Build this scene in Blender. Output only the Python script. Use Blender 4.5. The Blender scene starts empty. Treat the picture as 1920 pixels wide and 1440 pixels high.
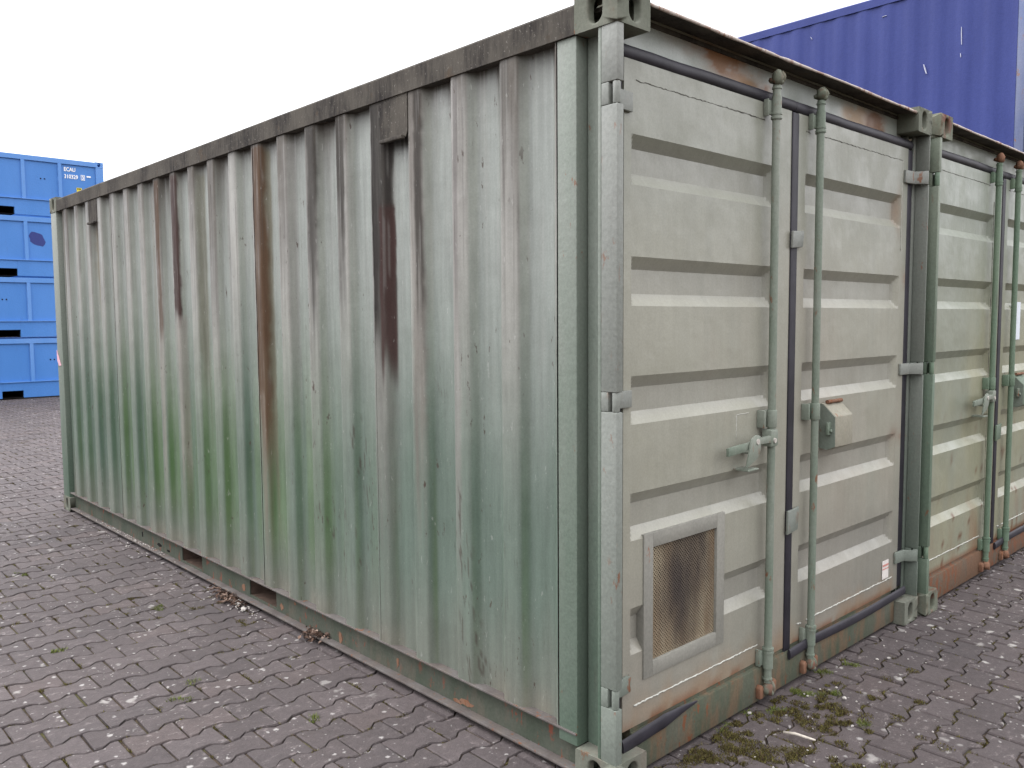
import bpy, bmesh, math, random
import numpy as np
from mathutils import Vector, Matrix, Euler

R = math.radians
rng = random.Random(7)
sc = bpy.context.scene
col = sc.collection

# ------------------------------------------------------------------ camera
CAM = Vector((-2.0359, -1.698, 1.5689)); ROT = Euler((1.4949, 0.0072, -0.7524), 'XYZ'); FPX = 1579.7
cd = bpy.data.cameras.new('camera'); cam = bpy.data.objects.new('camera', cd); col.objects.link(cam)
cam.location = CAM; cam.rotation_euler = ROT
cd.sensor_fit = 'HORIZONTAL'; cd.sensor_width = 36.0; cd.lens = 36.0 * FPX / 1920.0
cd.clip_start = 0.05; cd.clip_end = 2000
sc.camera = cam

# ------------------------------------------------------------------ sky: thin bright overcast
SUN_EL, SUN_AZ = R(50), R(-34)          # azimuth from +Y towards +X
w = bpy.data.worlds.new('World'); sc.world = w; w.use_nodes = True
nt = w.node_tree; nt.nodes.clear()
o_ = nt.nodes.new('ShaderNodeOutputWorld'); bg = nt.nodes.new('ShaderNodeBackground')
sky = nt.nodes.new('ShaderNodeTexSky'); sky.sky_type = 'NISHITA'; sky.sun_disc = False
sky.sun_elevation = SUN_EL; sky.sun_rotation = SUN_AZ; sky.air_density = 1.0; sky.dust_density = 6.0; sky.ozone_density = 1.0
bw = nt.nodes.new('ShaderNodeRGBToBW'); nt.links.new(sky.outputs[0], bw.inputs[0])
pw = nt.nodes.new('ShaderNodeMath'); pw.operation = 'POWER'; pw.inputs[1].default_value = 0.2
nt.links.new(bw.outputs[0], pw.inputs[0])
tc = nt.nodes.new('ShaderNodeTexCoord'); cl = nt.nodes.new('ShaderNodeTexNoise')
cl.inputs['Scale'].default_value = 1.7; cl.inputs['Detail'].default_value = 5; cl.inputs['Roughness'].default_value = 0.5
nt.links.new(tc.outputs['Generated'], cl.inputs['Vector'])
mr = nt.nodes.new('ShaderNodeMapRange'); mr.inputs[1].default_value = 0.3; mr.inputs[2].default_value = 0.7
mr.inputs[3].default_value = 4.0; mr.inputs[4].default_value = 17.5
nt.links.new(cl.outputs[0], mr.inputs[0])
mu = nt.nodes.new('ShaderNodeMath'); mu.operation = 'MULTIPLY'
nt.links.new(pw.outputs[0], mu.inputs[0]); nt.links.new(mr.outputs[0], mu.inputs[1])
sz_ = nt.nodes.new('ShaderNodeSeparateXYZ'); nt.links.new(tc.outputs['Generated'], sz_.inputs[0])     # overcast: zenith brighter than horizon
oc = nt.nodes.new('ShaderNodeMapRange'); nt.links.new(sz_.outputs[2], oc.inputs[0]); oc.inputs[3].default_value = .42; oc.inputs[4].default_value = 1.9
mu2 = nt.nodes.new('ShaderNodeMath'); mu2.operation = 'MULTIPLY'; nt.links.new(mu.outputs[0], mu2.inputs[0]); nt.links.new(oc.outputs[0], mu2.inputs[1]); mu = mu2
tint = nt.nodes.new('ShaderNodeMix'); tint.data_type = 'RGBA'; tint.blend_type = 'MULTIPLY'; tint.inputs[0].default_value = 1
nt.links.new(mu.outputs[0], tint.inputs[6]); tint.inputs[7].default_value = (0.985, 0.985, 1.02, 1)
nt.links.new(tint.outputs[2], bg.inputs[0]); bg.inputs[1].default_value = 0.1
nt.links.new(bg.outputs[0], o_.inputs[0])

sd = bpy.data.lights.new('sun', 'SUN'); so = bpy.data.objects.new('sun', sd); col.objects.link(so)
sd.energy = 0.5; sd.angle = R(30); sd.color = (1.0, 0.975, 0.94)
sdir = Vector((math.sin(SUN_AZ) * math.cos(SUN_EL), math.cos(SUN_AZ) * math.cos(SUN_EL), math.sin(SUN_EL)))
so.rotation_euler = sdir.to_track_quat('Z', 'Y').to_euler(); so.location = sdir * 50
vs = sc.view_settings; vs.view_transform = 'Standard'; vs.look = 'None'; vs.gamma = 1.0; vs.use_curve_mapping = False
vs.exposure = 0.82

# ------------------------------------------------------------------ helpers
class MB:
    def __init__(s): s.v = []; s.f = []
    def add(s, vs_, fs_):
        b = len(s.v); s.v += [tuple(map(float, p)) for p in vs_]; s.f += [tuple(b + i for i in f) for f in fs_]; return s
    def box(s, x0, x1, y0, y1, z0, z1):
        return s.add([(x0,y0,z0),(x1,y0,z0),(x1,y1,z0),(x0,y1,z0),(x0,y0,z1),(x1,y0,z1),(x1,y1,z1),(x0,y1,z1)],
                     [(0,3,2,1),(4,5,6,7),(0,1,5,4),(1,2,6,5),(2,3,7,6),(3,0,4,7)])
    def prism(s, poly, axis, a, b):
        n = len(poly); vs_ = []
        for t in (a, b):
            for p, q in poly:
                vs_.append((t,p,q) if axis == 'X' else (p,t,q) if axis == 'Y' else (p,q,t))
        return s.add(vs_, [tuple(range(n))[::-1], tuple(range(n, 2*n))] + [(i,(i+1)%n,n+(i+1)%n,n+i) for i in range(n)])
    def tube(s, pts, r, n=10, caps=True, sq=None):
        pts = [Vector(p) for p in pts]; rs = r if isinstance(r, (list, tuple)) else [r]*len(pts)
        vs_ = []; up = Vector((0,0,1)); d0 = (pts[-1]-pts[0]).normalized()
        if abs(d0.z) > .9: up = Vector((0,1,0))
        for i, p in enumerate(pts):
            d = (pts[min(i+1,len(pts)-1)] - pts[max(i-1,0)])
            d = d.normalized() if d.length > 1e-9 else d0
            a = d.cross(up).normalized(); b_ = a.cross(d).normalized()
            ra, rb = (rs[i]*sq[0], rs[i]*sq[1]) if sq else (rs[i], rs[i])
            for k in range(n):
                t = 2*math.pi*k/n
                vs_.append(p + a*ra*math.cos(t) + b_*rb*math.sin(t))
        fs = []
        for i in range(len(pts)-1):
            for k in range(n): fs.append((i*n+k, i*n+(k+1)%n, (i+1)*n+(k+1)%n, (i+1)*n+k))
        if caps: fs += [tuple(range(n))[::-1], tuple(range((len(pts)-1)*n, len(pts)*n))]
        return s.add(vs_, fs)
    def lump(s, c, r, seed, sub=1, j=.25):
        bm = bmesh.new(); bmesh.ops.create_icosphere(bm, subdivisions=sub, radius=1.0); g = random.Random(seed)
        rr = r if isinstance(r, (list, tuple)) else (r,r,r); bm.verts.ensure_lookup_table()
        vs_ = [(c[0]+v.co.x*rr[0]*(1+g.uniform(-j,j)), c[1]+v.co.y*rr[1]*(1+g.uniform(-j,j)), c[2]+v.co.z*rr[2]*(1+g.uniform(-j,j))) for v in bm.verts]
        fs = [tuple(v.index for v in f.verts) for f in bm.faces]; bm.free(); return s.add(vs_, fs)
    def build(s, name, mat, parent=None, bevel=0, smooth=False, kind=None, segs=2):
        me = bpy.data.meshes.new(name)
        if bevel:
            bm = bmesh.new(); vv = [bm.verts.new(p) for p in s.v]
            for f in s.f:
                try: bm.faces.new([vv[i] for i in f])
                except ValueError: pass
            bmesh.ops.recalc_face_normals(bm, faces=bm.faces)
            ed = [e for e in bm.edges if len(e.link_faces) == 2 and e.calc_face_angle(0) > R(35)]
            bmesh.ops.bevel(bm, geom=ed, offset=bevel, segments=segs, profile=.5, affect='EDGES', clamp_overlap=True)
            bm.to_mesh(me); bm.free()
        else:
            me.from_pydata(s.v, [], s.f); me.validate()
            bm = bmesh.new(); bm.from_mesh(me); bmesh.ops.recalc_face_normals(bm, faces=bm.faces); bm.to_mesh(me); bm.free()
        return link(name, me, mat, parent, smooth, kind)

def link(name, me, mat, parent=None, smooth=False, kind=None):
    o = bpy.data.objects.new(name, me); col.objects.link(o)
    if mat is not None and not me.materials: me.materials.append(M[mat] if isinstance(mat, str) else mat)
    if smooth == 'auto':
        me.polygons.foreach_set('use_smooth', [True]*len(me.polygons))
        me.set_sharp_from_angle(angle=R(38))
    elif smooth:
        me.polygons.foreach_set('use_smooth', [True]*len(me.polygons))
    if parent is not None: o.parent = parent
    if kind: o['kind'] = kind
    return o

def thing(name, label, cat, loc=(0,0,0), group=None):
    o = bpy.data.objects.new(name, None); col.objects.link(o); o.location = loc
    o.empty_display_size = .2; o['label'] = label; o['category'] = cat
    if group: o['group'] = group
    return o

def grid_mesh(name, P, C=None, cname='Col'):
    """P: (nu,nv,3) array of points, C: (nu,nv,3) linear colours"""
    nu, nv, _ = P.shape
    idx = np.arange(nu*nv).reshape(nu, nv)
    f = np.stack([idx[:-1,:-1], idx[1:,:-1], idx[1:,1:], idx[:-1,1:]], -1).reshape(-1, 4)
    me = bpy.data.meshes.new(name); me.from_pydata(P.reshape(-1,3).tolist(), [], f.tolist())
    if C is not None: set_cols(me, C.reshape(-1,3), cname)
    return me
def set_cols(me, C, cname='Col'):
    at = me.color_attributes.new(cname, 'FLOAT_COLOR', 'POINT')
    a = np.ones((len(me.vertices), 4), np.float32); a[:, :3] = C; at.data.foreach_set('color', a.ravel())

_tab = np.random.RandomState(5).rand(256, 256)
def vn(x, y, seed=0):
    x = np.asarray(x, float) + seed*17.31; y = np.asarray(y, float) + seed*7.77
    x, y = np.broadcast_arrays(x, y)
    xi = np.floor(x).astype(int); yi = np.floor(y).astype(int); fx = x-xi; fy = y-yi
    fx = fx*fx*(3-2*fx); fy = fy*fy*(3-2*fy); t = lambda a, b: _tab[a % 256, b % 256]
    return (t(xi,yi)*(1-fx)+t(xi+1,yi)*fx)*(1-fy) + (t(xi,yi+1)*(1-fx)+t(xi+1,yi+1)*fx)*fy
def fbm(x, y, seed=0, oct=4):
    r = 0; a = .5; tot = 0
    for k in range(oct): r = r + a*vn(x*2**k, y*2**k, seed+k); tot += a; a *= .55
    return r/tot
def ss(a, b, x):
    t = np.clip((x-a)/(b-a), 0, 1); return t*t*(3-2*t)
def mix(a, b, f):
    return a*(1-f[..., None]) + np.asarray(b)*f[..., None]

# ------------------------------------------------------------------ materials
M = {}
class N:
    def __init__(s, name, rough=.6, spec=.4):
        s.m = bpy.data.materials.new(name); s.m.use_nodes = True; s.t = s.m.node_tree
        s.b = s.t.nodes['Principled BSDF']; s.b.inputs['Roughness'].default_value = rough
        s.b.inputs['Specular IOR Level'].default_value = spec; M[name] = s.m
    def n(s, typ, **kw):
        x = s.t.nodes.new('ShaderNode'+typ)
        for k, v in kw.items():
            if k[0] == 'i' and k[1:].isdigit(): x.inputs[int(k[1:])].default_value = v
            else: setattr(x, k, v)
        return x
    def l(s, a, b): s.t.links.new(a, b)
    def coords(s, kind='Object', scale=(1,1,1)):
        if kind == 'World': o = s.n('NewGeometry').outputs['Position']
        else: o = s.n('TexCoord').outputs[kind]
        mp = s.n('Mapping'); mp.inputs['Scale'].default_value = scale; s.l(o, mp.inputs[0]); return mp.outputs[0]
    def noise(s, vec, scale, detail=4, rough=.55, lo=.35, hi=.65):
        x = s.n('TexNoise'); x.inputs['Scale'].default_value = scale; x.inputs['Detail'].default_value = detail; x.inputs['Roughness'].default_value = rough
        s.l(vec, x.inputs['Vector']); r = s.n('MapRange'); r.interpolation_type = 'SMOOTHSTEP'
        r.inputs[1].default_value = lo; r.inputs[2].default_value = hi; s.l(x.outputs[0], r.inputs[0]); return r.outputs[0]
    def mixc(s, f, a, b, blend='MIX'):
        x = s.n('Mix', data_type='RGBA', blend_type=blend)
        for i, v in ((0, f), (6, a), (7, b)):
            if hasattr(v, 'is_linked') or isinstance(v, bpy.types.NodeSocket): s.l(v, x.inputs[i])
            elif i == 0: x.inputs[0].default_value = v
            else: x.inputs[i].default_value = (*v, 1) if len(v) == 3 else v
        return x.outputs[2]
    def mul(s, a, b, op='MULTIPLY'):
        x = s.n('Math', operation=op)
        for i, v in ((0, a), (1, b)):
            if isinstance(v, bpy.types.NodeSocket): s.l(v, x.inputs[i])
            else: x.inputs[i].default_value = v
        return x.outputs[0]
    def bump(s, h, strength=.2, dist=.01):
        x = s.n('Bump'); x.inputs['Strength'].default_value = strength; x.inputs['Distance'].default_value = dist
        s.l(h, x.inputs['Height']); s.l(x.outputs[0], s.b.inputs['Normal'])
    def out(s, c): s.l(c, s.b.inputs['Base Color'])
    def rough(s, v): s.l(v, s.b.inputs['Roughness'])

def paint_attr(name, speck=.72, rough=.5, spec=.45, dark=(.06,.045,.035), stk=.20):
    m = N(name, rough, spec)
    a = m.n('Attribute', attribute_name='Col'); c = a.outputs['Color']
    g = m.coords('World')
    streak = m.noise(m.coords('World', (1, 1, .07)), 38, 4, .6, .3, .7)
    fine = m.noise(g, 140, 3, .6, .25, .75)
    v = m.mul(m.mul(streak, stk), m.mul(fine, .14), 'ADD'); v = m.mul(v, .93-stk/2, 'ADD')
    vc = m.n('CombineColor'); [m.l(v, vc.inputs[i]) for i in range(3)]
    c = m.mixc(1.0, c, vc.outputs[0], 'MULTIPLY')
    sp = m.noise(m.coords('World', (1, 1, .35)), 42, 5, .62, speck, speck+.035)
    gate = m.noise(g, 2.3, 2, .5, .42, .62)
    c = m.mixc(m.mul(sp, gate), c, dark)
    wp = m.noise(m.coords('World', (1, 1, .3)), 60, 5, .65, speck+.01, speck+.04)
    c = m.mixc(m.mul(wp, .22), c, (.5,.5,.47))
    m.out(c)
    lum = m.n('RGBToBW'); m.l(a.outputs['Color'], lum.inputs[0])          # rust and grime are matt, sound paint has a sheen
    sp_ = m.n('MapRange'); m.l(lum.outputs[0], sp_.inputs[0]); sp_.inputs[1].default_value = .07; sp_.inputs[2].default_value = .17; sp_.inputs[3].default_value = .04; sp_.inputs[4].default_value = spec
    m.l(sp_.outputs[0], m.b.inputs['Specular IOR Level'])
    m.rough(m.mul(m.mul(m.noise(g, 7, 3), .18), rough-.06, 'ADD'))
    m.bump(m.noise(g, 6, 3, .5, .2, .8), .12, .02)
    return m
paint_attr('side_paint', .645, .40, .5)
paint_attr('door_paint', .73, .36, .5, stk=.06)

def paint_proc(name, c1, c2, rust=(.17,.075,.04), r_lo=.68, rough=.55, zgrad=None, scale=3.0, dirt=(.10,.09,.075), dirt_lo=.6, dirt_amt=.6, spec=.35):
    m = N(name, rough, spec); g = m.coords('World')
    f = m.noise(m.coords('World', (1,1,.3)), scale, 4, .6, .3, .7)
    if zgrad:
        sx = m.n('SeparateXYZ'); m.l(m.coords('World'), sx.inputs[0])
        r = m.n('MapRange', interpolation_type='SMOOTHSTEP'); m.l(sx.outputs[2], r.inputs[0])
        r.inputs[1].default_value = zgrad[0]; r.inputs[2].default_value = zgrad[1]
        r.inputs[3].default_value = 0; r.inputs[4].default_value = 1
        f = m.mul(m.mul(f, .35), m.mul(r.outputs[0], .65), 'ADD')
    c = m.mixc(f, c1, c2)
    d = m.noise(m.coords('World', (1,1,.25)), 11, 5, .6, dirt_lo, dirt_lo+.2)
    c = m.mixc(m.mul(d, dirt_amt), c, dirt)
    v = m.mul(m.mul(m.noise(g, 90, 3, .6, .2, .8), .22), .89, 'ADD')
    vc = m.n('CombineColor'); [m.l(v, vc.inputs[i]) for i in range(3)]
    c = m.mixc(1.0, c, vc.outputs[0], 'MULTIPLY')
    rs = m.noise(m.coords('World', (1,1,.45)), 26, 5, .65, r_lo, r_lo+.05)
    gate = m.noise(g, 3.1, 2, .5, .4, .6)
    c = m.mixc(m.mul(rs, gate), c, rust)
    m.out(c); m.bump(m.noise(g, 30, 4, .6, .2, .8), .15, .006)
    return m
paint_proc('frame_paint', (0.076,0.125,0.087), (0.210,0.218,0.195), zgrad=(.2,1.9), r_lo=.65)
paint_proc('flange_paint', (0.155,0.178,0.151), (0.208,0.213,0.197), zgrad=(.2,1.8), r_lo=.60)
paint_proc('bar_paint', (0.133,0.168,0.129), (0.228,0.241,0.206), r_lo=.61, scale=4)
paint_proc('rail_dirty', (.042,.037,.032), (.125,.114,.098), r_lo=.7, scale=6, dirt=(.05,.047,.045), dirt_lo=.45, dirt_amt=.8, rough=.78, spec=.12)
paint_proc('rail_bottom', (0.054,0.066,0.049), (0.080,0.086,0.069), rust=(.17,.06,.04), r_lo=.57, scale=5, dirt=(.12,.10,.08), dirt_lo=.5, rough=.78, spec=.12)
paint_proc('flange_rusty', (0.088,0.075,0.070), (0.128,0.118,0.112), r_lo=.6, scale=7, dirt=(.12,.10,.085), dirt_lo=.45, rough=.78, spec=.12)
paint_proc('sill_paint', (0.063,0.078,0.053), (0.100,0.100,0.078), rust=(.15,.065,.035), r_lo=.60, scale=4, dirt=(.15,.095,.06), dirt_lo=.42, dirt_amt=.75, rough=.78, spec=.12)
paint_proc('sill_rusty', (0.104,0.072,0.052), (0.120,0.096,0.072), rust=(.16,.07,.04), r_lo=.5, scale=3, dirt=(.14,.08,.05), dirt_lo=.4, dirt_amt=.8, rough=.78, spec=.12)
paint_proc('casting_paint', (0.123,0.132,0.104), (0.157,0.162,0.134), r_lo=.6, scale=8, dirt=(.16,.135,.11), dirt_lo=.5, rough=.78, spec=.12)
paint_proc('casting_worn', (0.123,0.136,0.102), (0.162,0.166,0.132), rust=(.15,.05,.035), r_lo=.5, scale=8, dirt=(.17,.10,.065), dirt_lo=.48, rough=.78, spec=.12)
paint_proc('post_side', (0.115,0.140,0.115), (0.162,0.170,0.151), zgrad=(.2,1.8), r_lo=.63)
paint_proc('frame_green', (0.104,0.144,0.104), (0.167,0.187,0.144), zgrad=(1.2,2.4), r_lo=.62)
paint_proc('bar_green', (0.108,0.162,0.113), (0.140,0.189,0.131), r_lo=.66, scale=4)
paint_proc('hasp_paint', (0.238,0.225,0.174), (0.272,0.255,0.204), rust=(.22,.09,.04), r_lo=.62, scale=9)
paint_proc('vent_paint', (.205,.200,.176), (.228,.222,.194), rust=(.20,.10,.06), r_lo=.66, scale=5, dirt_amt=.15)
paint_proc('rusty', (.16,.075,.045), (.21,.12,.08), r_lo=.55, scale=20, rough=.78, spec=.12)
paint_proc('lip_paint', (.40,.36,.33), (.30,.24,.205), rust=(.2,.09,.05), r_lo=.5, scale=9)
paint_proc('header_paint', (.26,.285,.26), (.33,.35,.32), rust=(.25,.10,.035), r_lo=.6, scale=2.2)
paint_proc('blue_side', (.028,.041,.172), (.035,.050,.196), rust=(.3,.32,.4), r_lo=.72, rough=.5, dirt=(.022,.030,.13), dirt_amt=.4, spec=.25)
paint_proc('blue_post', (.10,.13,.25), (.17,.19,.28), rust=(.22,.12,.08), r_lo=.6, rough=.55)
paint_proc('blue_box', (.056,.19,.50), (.072,.215,.545), rust=(.03,.05,.14), r_lo=.74, rough=.45, scale=1.2, dirt=(.055,.14,.38), dirt_amt=.4)
paint_proc('blue_rail', (.085,.235,.56), (.12,.265,.58), rust=(.35,.33,.3), r_lo=.7, rough=.5, scale=2, dirt=(.08,.15,.36), dirt_amt=.5)

m = N('rail_grime', .85, .08); g = m.coords('World')
v1 = m.noise(m.coords('World', (1,1,.18)), 55, 5, .7, .3, .7); v2 = m.noise(m.coords('World', (1,1,.6)), 4.5, 4, .6, .35, .65)
c = m.mixc(v2, (.022,.020,.020), (.085,.077,.066)); c = m.mixc(m.mul(v1, .55), c, (.105,.094,.080))
c = m.mixc(m.mul(m.noise(g, 90, 4, .7, .60, .70), .7), c, (.24,.225,.20)); c = m.mixc(m.mul(m.noise(g, 9, 4, .6, .58, .72), .6), c, (.085,.060,.040))
m.out(c); m.bump(v1, .3, .004)
def flat(name, c, rough=.6, spec=.4, var=.25, scale=25, bump=0):
    m = N(name, rough, spec); g = m.coords('World')
    f = m.noise(g, scale, 4, .6, .25, .75)
    m.out(m.mixc(f, [x*(1-var) for x in c], [x*(1+var) for x in c]))
    if bump: m.bump(m.noise(g, scale*3, 3), bump, .004)
flat('rubber', (.022,.020,.027), .55, .35, .3, 9)
flat('dark', (.012,.011,.010), .9, .1)
flat('inside', (.10,.07,.055), .9, .1)
flat('wood_floor', (.13,.07,.045), .85, .1)
flat('white_print', (.86,.87,.88), .6, .3, .05)
flat('scrape', (.45,.46,.55), .6, .3, .2)
flat('yellow_tag', (.65,.55,.06), .6, .3, .08)
flat('sticker_white', (.62,.58,.55), .55, .3, .08)
flat('sticker_red', (.5,.22,.19), .55, .3, .08)
flat('sticker_pink', (.62,.36,.42), .55, .3, .08)
flat('weld', (.42,.42,.38), .5, .4, .25, 90)
flat('weld_dark', (.15,.15,.13), .7, .2, .4, 90)
flat('patch_green', (.16,.20,.15), .6, .3, .2, 60)
flat('bare_metal', (.45,.42,.38), .4, .6, .2, 60)
flat('paper', (.62,.66,.72), .6, .3, .05)

# perforated grille: old cream paint, soot-dark in the middle where air was drawn through
m = N('grille', .7, .25); g = m.coords('Object')
sx = m.n('SeparateXYZ'); m.l(g, sx.inputs[0])
wv = m.noise(m.coords('Object', (1,1,.35)), 9, 3, .6, .2, .8)
dx = m.mul(m.mul(sx.outputs[0], .48, 'SUBTRACT'), 4.6); dx = m.mul(dx, dx)
dz = m.mul(m.mul(sx.outputs[2], .64, 'SUBTRACT'), 2.2); dz = m.mul(dz, dz)
d = m.mul(m.mul(dx, dz, 'ADD'), m.mul(wv, .45), 'ADD')
r = m.n('MapRange', interpolation_type='SMOOTHSTEP'); m.l(d, r.inputs[0]); r.inputs[1].default_value = .12; r.inputs[2].default_value = 1.0
c = m.mixc(m.noise(m.coords('Object', (1,1,.2)), 16, 4, .6, .3, .7), (.27,.225,.155), (.19,.14,.09))
m.out(m.mixc(r.outputs[0], (.055,.045,.04), c))

# paving stone: dark weathered concrete with lichen
m = N('paver', .82, .35); g = m.coords('World')
a = m.n('Attribute', attribute_name='Col')
big = m.noise(g, 1.1, 3, .5, .3, .7)
c = m.mixc(m.mul(big, .35), a.outputs['Color'], (.100,.080,.078))
grain = m.noise(g, 160, 4, .7, .25, .75)
v = m.mul(m.mul(grain, .38), m.mul(m.noise(g, 22, 4, .6, .25, .75), .22), 'ADD'); v = m.mul(v, .72, 'ADD')
vc = m.n('CombineColor'); [m.l(v, vc.inputs[i]) for i in range(3)]
c = m.mixc(1.0, c, vc.outputs[0], 'MULTIPLY')
pale = m.mul(m.noise(m.coords('World', (.6,1,1)), 30, 6, .72, .54, .72), m.noise(g, 2.1, 3, .5, .36, .58))
c = m.mixc(m.mul(pale, .8), c, (.24,.205,.20))
c = m.mixc(m.mul(m.noise(g, 13, 5, .7, .55, .7), .5), c, (.065,.052,.048))
def spots(scale, rad, keep, wob):
    vo = m.n('TexVoronoi', feature='F1'); vo.inputs['Scale'].default_value = scale; vo.inputs['Randomness'].default_value = 1
    nz = m.n('TexNoise'); nz.inputs['Scale'].default_value = scale*2.2; nz.inputs['Detail'].default_value = 2; m.l(g, nz.inputs['Vector'])
    ad = m.n('VectorMath', operation='MULTIPLY_ADD'); m.l(nz.outputs['Color'], ad.inputs[0]); ad.inputs[1].default_value = (wob/scale,)*3; m.l(g, ad.inputs[2])
    m.l(ad.outputs[0], vo.inputs['Vector'])
    sp = m.n('SeparateColor'); m.l(vo.outputs['Color'], sp.inputs[0])
    rr = m.n('MapRange'); m.l(sp.outputs[0], rr.inputs[0]); rr.inputs[1].default_value = keep; rr.inputs[2].default_value = 1; rr.inputs[3].default_value = 0; rr.inputs[4].default_value = rad
    df = m.mul(rr.outputs[0], vo.outputs['Distance'], 'SUBTRACT')
    r2 = m.n('MapRange'); m.l(df, r2.inputs[0]); r2.inputs[1].default_value = 0; r2.inputs[2].default_value = .17; return r2.outputs[0]
den = m.noise(g, 1.3, 2, .5, .38, .6)
sx = m.n('SeparateXYZ'); m.l(g, sx.inputs[0]); ex = m.n('MapRange', interpolation_type='SMOOTHSTEP'); m.l(sx.outputs[0], ex.inputs[0]); ex.inputs[1].default_value = .4; ex.inputs[2].default_value = 2.0
c = m.mixc(m.mul(m.mul(spots(12, .36, .66, .8), den), .55), c, (.42,.40,.375))
c = m.mixc(m.mul(m.mul(spots(17, .40, .60, .7), ex.outputs[0]), .75), c, (.44,.42,.39))
c = m.mixc(m.mul(spots(31, .40, .78, .6), .62), c, (.46,.44,.42))
c = m.mixc(m.mul(m.mul(spots(80, .42, .80, .4), m.noise(g, 3.3, 2, .5, .4, .62)), .55), c, (.42,.40,.38))
m.out(c)
h = m.mul(grain, m.mul(m.noise(g, 45, 3, .6), .8), 'ADD'); m.bump(h, .5, .003)

m = N('soil', .95, .15); g = m.coords('World')
c = m.mixc(m.noise(g, 60, 4, .7, .3, .7), (.045,.034,.026), (.10,.075,.055))
c = m.mixc(m.mul(m.noise(g, 5, 4, .6, .5, .65), .7), c, (.085,.085,.03))
m.out(c); m.bump(m.noise(g, 130, 3), .8, .006)
m = N('moss', .9, .15); a = m.n('Attribute', attribute_name='Col'); m.out(a.outputs['Color'])
m.b.inputs['Subsurface Weight'].default_value = 0
m = N('leaf', .8, .2); a = m.n('Attribute', attribute_name='Col'); m.out(a.outputs['Color'])
flat('stone_white', (.40,.375,.345), .8, .2, .25, 60)
flat('twig_pale', (.55,.50,.43), .8, .2, .2, 60)

# ------------------------------------------------------------------ ground and paving
gm = MB(); S = 400
gm.add([(-S,-S,-.014),(S,-S,-.014),(S,S,-.014),(-S,S,-.014)], [(0,1,2,3)])
ground = gm.build('ground', 'soil'); ground['kind'] = 'structure'; ground['label'] = 'soil bed and joints between the paving stones'
pave = bpy.data.objects.new('pavement', None); col.objects.link(pave); pave['kind'] = 'structure'; pave['label'] = 'interlocking concrete block paving of the yard'

PX, PY = .2, .1398
JX, HI, LO = .0043, .0802, .0517     # half joint at the ends, half height at the ends and at the waist
def outline(ins=0., seed=None):
    g = random.Random(seed) if seed is not None else None
    e = PX/2-JX-ins; a = HI-ins; b = LO-ins; t = .0675-ins*.6; u = .0325-ins*.6
    pts = [(-e,-a),(-t,-a),(-u,-b),(u,-b),(t,-a),(e,-a),(e,a),(t,a),(u,b),(-u,b),(-t,a),(-e,a)]
    if g: pts = [(x+g.uniform(-.0022,.0022), y+g.uniform(-.0022,.0022)) for x, y in pts]
    return pts
def stone_mesh(seed, detail=True):
    P0 = outline(0, seed); P1 = [(x*(1-.05), y*(1-.055)) for x, y in P0] if detail else None
    if detail:
        v = [(x,y,-.02) for x,y in P0] + [(x,y,-.005) for x,y in P0] + [(x,y,0) for x,y in P1]
        f = [(i,(i+1)%12,12+(i+1)%12,12+i) for i in range(12)] + [(12+i,12+(i+1)%12,24+(i+1)%12,24+i) for i in range(12)]
        t = 24
    else:
        v = [(x,y,-.016) for x,y in P0] + [(x*.97,y*.97,0) for x,y in P0]
        f = [(i,(i+1)%12,12+(i+1)%12,12+i) for i in range(12)]; t = 12
    f += [(t,t+1,t+10,t+11),(t+1,t+2,t+9,t+10),(t+2,t+3,t+8,t+9),(t+3,t+4,t+7,t+8),(t+4,t+5,t+6,t+7)]
    return v, f
def stone_col(g):
    k = g.uniform(.84, 1.15); h = g.random()
    base = np.array((.072,.0595,.0595)) if h < .7 else np.array((.067,.0565,.0570)) if h < .88 else np.array((.077,.0610,.0590))
    return base*k
variants = []
for k in range(14):
    v, f = stone_mesh(100+k)
    me = bpy.data.meshes.new('paving_stone'); me.from_pydata(v, [], f); set_cols(me, np.tile(stone_col(rng), (len(v),1)))
    me.materials.append(M['paver']); variants.append(me)
Rc = ROT.to_matrix(); Rci = Rc.transposed()
def project(p):
    q = Rci @ (Vector(p)-CAM)
    if q.z > -.05: return None
    return 960+FPX*q.x/-q.z, 720-FPX*q.y/-q.z, -q.z
BOXES = [(0,2.438,0,6.058,2.59),(2.492,4.93,-.02,6.04,2.59),(7.7,10.14,.93,6.99,5.18),(-1.8,4.26,18.09,20.5,5.0)]
def blocked(p):
    d = Vector(p)-CAM
    for x0,x1,y0,y1,z1 in BOXES:
        t0, t1 = 0, .999; ok = True
        for a,(lo,hi) in enumerate(((x0,x1),(y0,y1),(0,z1))):
            if abs(d[a]) < 1e-9:
                if not lo <= CAM[a] <= hi: ok = False
                continue
            ta, tb = (lo-CAM[a])/d[a], (hi-CAM[a])/d[a]
            if ta > tb: ta, tb = tb, ta
            t0, t1 = max(t0, ta), min(t1, tb)
        if ok and t0 < t1: return True
    return False
def inside(x, y):
    return any(x0+.16 < x < x1-.16 and y0+.16 < y < y1-.16 for x0,x1,y0,y1,_ in BOXES)
cells = []
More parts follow.
